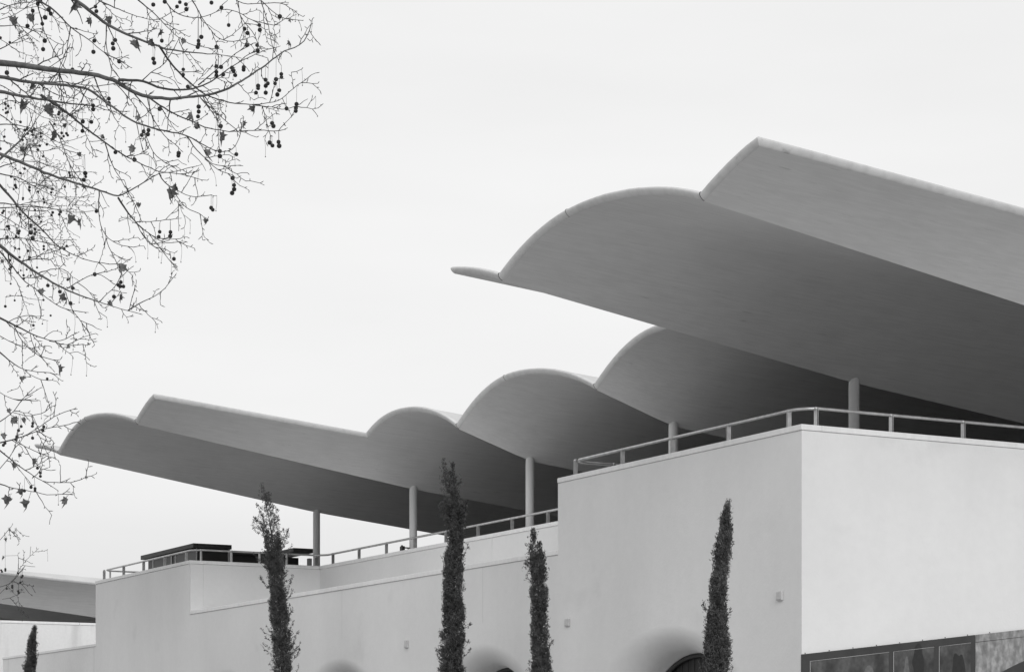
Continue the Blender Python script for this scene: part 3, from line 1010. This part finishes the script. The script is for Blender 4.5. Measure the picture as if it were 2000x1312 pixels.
BALLS1 = [(245,8),(230,25),(200,68),(275,108),(258,147),(310,85),(297,60),(168,160),(273,250),(263,302),(582,42),(588,70),(570,318),(575,250),(703,246),(688,267),(691,297),(727,376),(442,425),(935,30),(1005,12),(1097,15),(1080,42),(1134,28),(1137,58),(1351,48),(1290,18),(1395,155),(1228,227),(1211,250),(1212,270),(1206,288),(987,250),(935,360),(941,385),(1118,425),(1117,457),(1146,530),(1212,652),(1212,682),(1208,712),(1200,775),(1346,770),(974,665),(664,603),(664,630),(568,645),(568,668),(557,745),(505,742),(503,800),(1582,155),(1585,184),(1492,177),(1510,203),(1506,277),(1568,277),(1572,310),(1320,287),(1348,410),(1320,405),(1320,440),(1320,460),(1362,455),(1415,415),(1424,432),(1487,412),(1486,427),(1435,460),(1620,488),(1634,510),(1621,525),(1575,525),(1575,540),(1562,567),(1621,567),(1684,485),(1678,510),(1716,453),(1717,472),(1704,552),(1692,578),(1748,663),(1809,636),(1805,660),(1804,678),(1660,752),(1668,770),(1645,871),(1662,889),(1699,867),(1703,891),(1341,923),(1341,953),(1442,942),(906,795),(902,820),(876,803),(865,825),(1090,935),(1088,950),(820,975),(704,930),(520,1057),(511,1098),(1419,1087),(1428,1130),(1429,1155),(1416,1178),(1288,1268),(1298,1280),(1707,102),(42,445),(48,475)]
BALLS2 = [(187,170),(198,204),(974,165),(968,196),(1040,167),(1038,192),(1061,330),(578,424),(737,472),(721,489),(733,497),(753,498),(695,560),(444,508),(588,40),(292,492),(430,600),(365,530)]
BALLS3 = [(147,198),(145,211),(196,214),(191,228),(76,258),(72,270),(146,264),(83,230),(95,212),(168,398),(181,420),(181,435),(157,490),(157,500),(139,484),(22,287),(15,296),(109,500)]
SMALL1 = [(33,635),(35,663),(36,690),(47,685),(50,648),(360,685),(357,697),(195,800),(210,787),(200,825),(248,812),(249,835),(376,812),(405,815),(413,826),(388,832),(376,845),(242,890),(231,914),(92,1130),(98,1145),(180,1143),(180,1163),(320,1153),(312,1175),(232,1170),(265,1215),(270,1235),(423,1055),(427,1071),(523,1078),(120,1305),(322,1297),(370,1292),(362,1308),(319,850),(323,840),(165,788),(152,795),(168,815),(130,905),(125,745),(2,232),(60,260),(2,908)]
SMALL2 = [(22,38),(15,50),(122,60),(322,47),(314,64),(371,44),(362,59),(240,77),(251,103),(52,132),(56,147),(188,123),(188,135),(118,160),(113,175),(213,148),(211,177),(267,253),(267,271),(392,270),(407,252),(62,338),(57,392),(68,380),(144,430),(145,450),(103,740),(288,1060)]
SMALL3 = [(5,855),(9,862),(24,850),(24,857),(80,868),(101,880),(97,887),(92,910),(55,925),(55,933),(82,950),(84,957),(30,938)]
LEAV1 = [(70,125,60),(180,108,55),(470,30,70),(545,125,45),(670,120,50),(815,270,60),(915,260,50),(980,195,40),(1125,250,35),(1762,262,35),(1768,128,22),(1548,665,50),(1170,715,60),(1200,765,45),(1345,828,60),(1258,930,50),(1485,750,35),(1465,800,30),(818,910,50),(1030,1180,70),(1060,1145,45),(845,1250,35),(282,665,70),(140,640,75),(210,530,45),(300,600,40),(325,820,50),(620,835,30),(485,940,30),(130,910,35),(508,1135,30),(400,765,30),(855,720,40)]
LEAV2 = [(425,85,60),(492,105,45),(740,382,65),(732,562,40),(665,598,35),(383,560,50),(240,532,45),(355,997,50),(127,1062,40),(45,1257,30),(420,865,25),(538,847,18),(1268,102,35),(85,1305,35),(20,345,25),(465,822,15)]
LEAV3 = [(65,188,35),(102,183,25),(35,143,20),(8,255,30),(68,385,28),(149,367,30),(88,340,18),(45,545,45),(100,505,35),(127,560,42),(298,545,38),(384,440,15)]

def ball_mesh(name, r):
    mb = MB()
    n, m = 10, 6
    P = []
    for i in range(m + 1):
        ph = math.pi * i / m
        rr_ = r
        P.append([(rr_ * math.sin(ph) * math.cos(2 * math.pi * k / n), rr_ * math.sin(ph) * math.sin(2 * math.pi * k / n), r * math.cos(ph)) for k in range(n + 1)])
    mb.grid(P, True)
    return mb.mesh(name, SEED, (0, 0, 0))

def leaf_mesh(seed):
    rnd = random.Random(seed)
    # plane leaf: five pointed lobes, curled as it dries; length 1 along -Z from the stalk
    out_ = [(0, 0), (.16, -.06), (.44, -.02), (.36, -.22), (.56, -.42), (.34, -.42), (.24, -.60), (.10, -.58), (.03, -1.0),
            (-.10, -.60), (-.26, -.62), (-.34, -.40), (-.58, -.40), (-.36, -.20), (-.46, 0), (-.16, -.05)]
    curl = rnd.uniform(1.0, 2.3)
    tw = rnd.uniform(-.8, .8)
    def bend(x, z):
        y = curl * .5 * x * x + .28 * z * z * rnd_b + .15 * math.sin(5 * x + 3 * z)
        a = x * (1 - .3 * curl * abs(x)) * .8
        return (a + tw * .2 * z * z, y, z)
    rnd_b = rnd.choice([-1, 1]) * rnd.uniform(.5, 1.5)
    cen = [(0, -.15), (0, -.42), (.15, -.28), (-.15, -.28)]
    V = [bend(x, z) for x, z in out_] + [bend(0, -.30)]
    Fc = [(i, (i + 1) % len(out_), len(out_)) for i in range(len(out_))]
    mb = MB()
    mb.add(V, Fc, False)
    mb.tube([(0, 0, .28), (0, .02, .12), (0, 0, 0)], .012, 3)
    return mb.mesh('leaf', LEAF, (0, 0, 0))
LEAVES = [leaf_mesh(k) for k in range(6)]

def plane_tree(boughs, Y0, Yspread, trunk_px, label, balls, ball_r, leaves, tw_len, tw_gap, seed, tw_r):
    rnd = random.Random(seed)
    tb = px(trunk_px, HZ, Y0)
    root = empty('plane_tree', (tb.x, tb.y, 0), label, 'tree')
    kk = Y0 / F
    # trunk and limbs outside the picture, carrying the boughs
    Htr = 3.4 if Y0 < 20 else 4.5
    mb = MB()
    tr = [Vector((tb.x, tb.y, 0)), Vector((tb.x + .03, tb.y, 1.2)), Vector((tb.x - .04, tb.y + .05, 2.4)), Vector((tb.x, tb.y, Htr))]
    mb.tube(tr, [.26, .21, .19, .17], 16)
    mb.build('trunk', BARK, root)
    limbs = []
    for (tx, ty, dY) in ((-360, -330, 0), (-190, 60, -.6), (-170, 420, .5), (-150, 640, -.3), (-160, 900, .4)):
        e = px(tx, ty, Y0 + dY)
        a_ = tr[-1] - Vector((0, 0, rnd.uniform(0, .5)))
        c_ = a_.lerp(e, .5) + Vector((0, 0, .5 if ty < 500 else .9))
        pts = []
        for i in range(15):
            t = i / 14
            q = a_.lerp(c_, t).lerp(c_.lerp(e, t), t)
            q += Vector((noise.noise((t * 3, ty, seed)), noise.noise((t * 3, ty, seed + 5)), noise.noise((t * 3, ty, seed + 9)))) * .12 * math.sin(math.pi * t)
            pts.append(q)
        limbs.append(pts)
        mb = MB()
        mb.tube(pts, [.12 - .085 * i / 14 for i in range(15)], 10)
        mb.build('limb', BARK, root)
    placed = []            # (px x, px y, Y)
    tw = MB()
    nodes = []             # (pixel x, pixel y, world point) of twig points for hanging balls
    def proj(q):
        X = CS * q.x - SN * q.y
        Yd = SN * q.x + CS * q.y
        return (CX + F * X / Yd, HZ - F * (q.z - EYE) / Yd)
    def twig(p, d, length, r, lvl):
        seg = rnd.uniform(.026, .048)
        n = max(2, int(length / seg))
        pts, rads = [p], [r]
        d = d.normalized()
        q = p
        zig = 1
        side = d.cross(Vector((rnd.gauss(0, 1), rnd.gauss(0, 1), rnd.gauss(0, 1)))).normalized()
        up = rnd.uniform(-.10, .16)
        for i in range(n):
            zig = -zig
            d = (d + side * .26 * zig + Vector((rnd.gauss(0, .07), rnd.gauss(0, .07), rnd.gauss(0, .06) + up * .35))).normalized()
            q = q + d * seg
            pts.append(q)
            rads.append(max(r * (1 - .6 * (i + 1) / n), tw_r * .62))
            if lvl > 0 and i > 0 and rnd.random() < (.30 if lvl > 1 else .20):
                dd = (d + side * zig * rnd.uniform(.6, 1.2) + Vector((rnd.gauss(0, .25), rnd.gauss(0, .25), rnd.gauss(0, .25)))).normalized()
                twig(q, dd, length * rnd.uniform(.22, .5), max(r * .7, tw_r * .75), lvl - 1)
            elif rnd.random() < .7:           # bud spur
                dd = (d * .7 + side * zig + Vector((rnd.gauss(0, .2), rnd.gauss(0, .2), rnd.gauss(0, .2)))).normalized()
                l_ = rnd.uniform(.012, .040)
                tw.tube([q, q + dd * l_ * .6, q + dd * l_], [tw_r * .7, tw_r * .95, tw_r * .3], 3, False)
        tw.tube(pts, rads, 3 if lvl == 0 else 4, False)
        x_, y_ = proj(q)
        for j in range(0, len(pts), 1):
            xx, yy = proj(pts[j])
            nodes.append((xx, yy, pts[j]))
        if rnd.random() < .11:               # small dangling stalk with a withered remnant
            a_ = pts[-1]
            ln = rnd.uniform(.06, .14)
            e = a_ + Vector((rnd.gauss(0, .006), 0, -ln))
            tw.tube([a_, a_.lerp(e, .5) + Vector((.004, 0, 0)), e], tw_r * .38, 3, False)
            tw.tube([e, e - Vector((0, 0, .005)), e - Vector((0, 0, .011))], [.001, .005, .001], 5, False)
    # side branches of the limbs, on the side away from the building
    rgt = Vector((CS, -SN, 0))
    for pts in limbs:
        for i in range(4, 15):
            d = Vector((rnd.gauss(0, 1), rnd.gauss(0, 1), rnd.uniform(-.1, .9)))
            if d.dot(rgt) > -.2: d -= rgt * (d.dot(rgt) + .5)
            d.normalize()
            q, br = pts[i], [pts[i]]
            for j in range(14):
                d = (d + Vector((rnd.gauss(0, .12), rnd.gauss(0, .12), rnd.gauss(-.02, .10)))).normalized()
                q = q + d * .12
                br.append(q)
                if j > 1 and rnd.random() < .7:
                    e = (d + Vector((rnd.gauss(0, .7), rnd.gauss(0, .7), rnd.gauss(0, .6)))).normalized()
                    if e.dot(rgt) > .1: e -= rgt * (e.dot(rgt) + .2)
                    twig(q, e, tw_len * rnd.uniform(.5, 1.2), tw_r * 1.4, 1)
            mb = MB()
            mb.tube(br, [.022 - .018 * k / 14 for k in range(15)], 6)
            mb.build('branch', BARK, root)
    nodes.clear()
    for bi, (pts2, r0) in enumerate(boughs):
        x0_, y0_ = pts2[0]
        best = None
        for (a_, b_, Yp) in placed:
            dd = math.hypot(a_ - x0_, b_ - y0_)
            if best is None or dd < best[0]: best = (dd, Yp)
        edge = x0_ < 3 or y0_ < 0
        if best and best[0] < 14 and not edge: Yd = best[1]
        else: Yd = Y0 + rnd.uniform(-Yspread, Yspread)
        drift = rnd.uniform(-.0030, .0030)
        # resample with slight wobble
        dense = []
        Ycur = Yd
        for (ax, ay), (bx, by) in zip(pts2[:-1], pts2[1:]):
            n = max(1, int(math.hypot(bx - ax, by - ay) / 9))
            for i in range(n):
                t = i / n
                dense.append((ax + (bx - ax) * t, ay + (by - ay) * t))
        dense.append(pts2[-1])
        for _ in range(2):
            dense = [dense[0]] + [((dense[i - 1][0] + 2 * dense[i][0] + dense[i + 1][0]) / 4, (dense[i - 1][1] + 2 * dense[i][1] + dense[i + 1][1]) / 4) for i in range(1, len(dense) - 1)] + [dense[-1]]
        P, run = [], 0
        for i, (ax, ay) in enumerate(dense):
            if i: run += math.hypot(ax - dense[i - 1][0], ay - dense[i - 1][1])
            Yn = Yd + drift * run + .25 * noise.noise((run * .012, bi * 3.3, seed))
            wx = 1.1 * noise.noise((run * .07, bi, 3)) * (1 if i else 0)
            P.append(px(ax + wx, ay + 1.6 * noise.noise((run * .06, bi, 8)) * (1 if i else 0), Yn))
            placed.append((ax, ay, Yn))
        nP = len(P)
        rads = [max(r0 * (1 - .86 * (i / max(nP - 1, 1)) ** .8), tw_r * .8) for i in range(nP)]
        body, rb = list(P), list(rads)
        if edge:                              # carry it back to the nearest limb
            lm = min(limbs, key=lambda l_: (l_[-1] - P[0]).length)
            tgt = lm[-1] if y0_ > 0 else min((q for q in lm), key=lambda q: (q - P[0]).length)
            tgt = min((q for q in lm), key=lambda q: (q - P[0]).length)
            dirn = (P[0] - P[1]).normalized()
            c_ = P[0] + dirn * (tgt - P[0]).length * .5
            ext = []
            for i in range(8):
                t = i / 8
                ext.append(tgt.lerp(c_, t).lerp(c_.lerp(P[0], t), t))
            body = ext + body
            rb = [r0 * (1.5 - .5 * i / 8) for i in range(8)] + rb
        mb = MB()
        mb.tube(body, rb, 8 if r0 > .006 else 6)
        mb.build('branch', BARK if r0 > .012 else TWIG, root)
        # twigs
        run = 0
        nxt = rnd.uniform(.3, 1) * tw_gap
        sg = 1
        for i in range(1, nP):
            run += (P[i] - P[i - 1]).length
            xx, yy = proj(P[i])
            nodes.append((xx, yy, P[i]))
            if run > nxt:
                nxt = run + rnd.uniform(.5, 1.4) * tw_gap
                sg = -sg
                tdir = (P[i] - P[i - 1]).normalized()
                vv = Vector((rnd.gauss(0, .45), rnd.gauss(0, .45), sg * rnd.uniform(.5, 1.1) - .12))
                d = (tdir * rnd.uniform(.7, 1.3) + vv).normalized()
                l_ = tw_len * rnd.uniform(.25, 1.0) * (1.0 - .35 * i / nP)
                twig(P[i], d, l_, max(min(rads[i] * .55, tw_r * 1.7), tw_r), 2 if l_ > tw_len * .5 else 1)
            elif rnd.random() < .5:
                d = Vector((rnd.gauss(0, 1), rnd.gauss(0, 1), rnd.gauss(0, 1))).normalized()
                l_ = rnd.uniform(.012, .035)
                tw.tube([P[i], P[i] + d * l_ * .7, P[i] + d * l_], [tw_r * .8, tw_r * 1.0, tw_r * .3], 3, False)
        d = (P[-1] - P[-2]).normalized()
        for _ in range(1):
            twig(P[-1], d, tw_len * .10, tw_r, 0)
    # balls hang on stalks from the nearest twig above
    arr = np.array([(a_, b_) for a_, b_, _ in nodes])
    bm_ = ball_mesh('seed_ball', 1.0)
    prev = None
    for (bx, by, sc_) in balls:
        dx, dy = arr[:, 0] - bx, by - arr[:, 1]
        score = np.where(dy > 5, np.abs(dx) * 2.2 + np.abs(dy - 16) * .6, 1e6)
        j = int(np.argmin(score))
        src = nodes[j][2]
        Yd = SN * src.x + CS * src.y
        q = px(bx, by, Yd)
        if score[j] < 34:
            mid = src.lerp(q, .5) + Vector((0, 0, .01))
            mid.z = max(mid.z, q.z)
            tw.tube([src, Vector((q.x * .7 + src.x * .3, q.y * .7 + src.y * .3, src.z * .8 + q.z * .2)), q], tw_r * .40, 3, False)
        r_ = ball_r * sc_ * rnd.uniform(.9, 1.08)
        o = link('seed_ball', bm_, root, q)
        o.scale = (r_, r_, r_ * rnd.uniform(.92, 1.02))
    for (lx, ly, sz) in leaves:
        dx, dy = arr[:, 0] - lx, arr[:, 1] - (ly - sz * .45)
        j = int(np.argmin(dx * dx + dy * dy))
        src = nodes[j][2]
        Yd = SN * src.x + CS * src.y - .03
        q = px(lx, ly - sz * .42, Yd)
        if (q - src).length > .02:
            tw.tube([src, q], tw_r * .5, 3, False)
        o = link('leaf', LEAVES[rnd.randrange(6)], root, q)
        s_ = sz * 1.45 / F * Yd
        o.scale = (s_, s_, s_)
        o.rotation_euler = (rnd.uniform(-.5, .5), rnd.uniform(-.6, .6), -math.asin(SN) + rnd.uniform(-.9, .9) + (math.pi if rnd.random() < .5 else 0))
    me = tw.mesh('twigs', TWIG, (tb.x, tb.y, 0))
    prop(link('twigs', me, root, (tb.x, tb.y, 0)), kind='stuff')

q1 = 3.1234
b_near = [(x / q1, y / q1, 1) for x, y in BALLS1] + [(x / q1, 400 + y / q1, 1) for x, y in BALLS2] + [(x / 2.2937, 740 + y / 2.2937, .78) for x, y in BALLS3]
l_near = [(x / q1, y / q1, s_ / q1) for x, y, s_ in LEAV1] + [(x / q1, 400 + y / q1, s_ / q1) for x, y, s_ in LEAV2] + [(x / 2.2937, 740 + y / 2.2937, s_ / 2.2937) for x, y, s_ in LEAV3]
plane_tree(NEAR, 16.5, 1.2, -950, 'bare plane tree reaching in from upper left with dark seed balls and curled leaves', b_near, 4.3 / F * 16.5, l_near, .32, .125, 5, .0034)
b_far = [(x / q1, y / q1, 1) for x, y in SMALL1] + [(x / q1, 400 + y / q1, 1) for x, y in SMALL2] + [(x / 2.2937, 740 + (y) / 2.2937, .8) for x, y in SMALL3]
rf = random.Random(99)
for _ in range(55):
    yy = rf.uniform(190, 640)
    b_far.append((abs(rf.gauss(0, 60)) % 150, yy, rf.uniform(.6, 1.05)))
plane_tree(FARB, 27.0, 2.0, -620, 'farther bare plane tree at the left edge, its fine twigs hung with small seed balls', b_far, 2.9 / F * 27, [(13, 1053, 7), (5, 1088, 7)], .75, .160, 17, .0042)
print('tris', sum(len(o.data.polygons) for o in SC.objects if o.type == 'MESH'), 'objs', len(SC.objects))
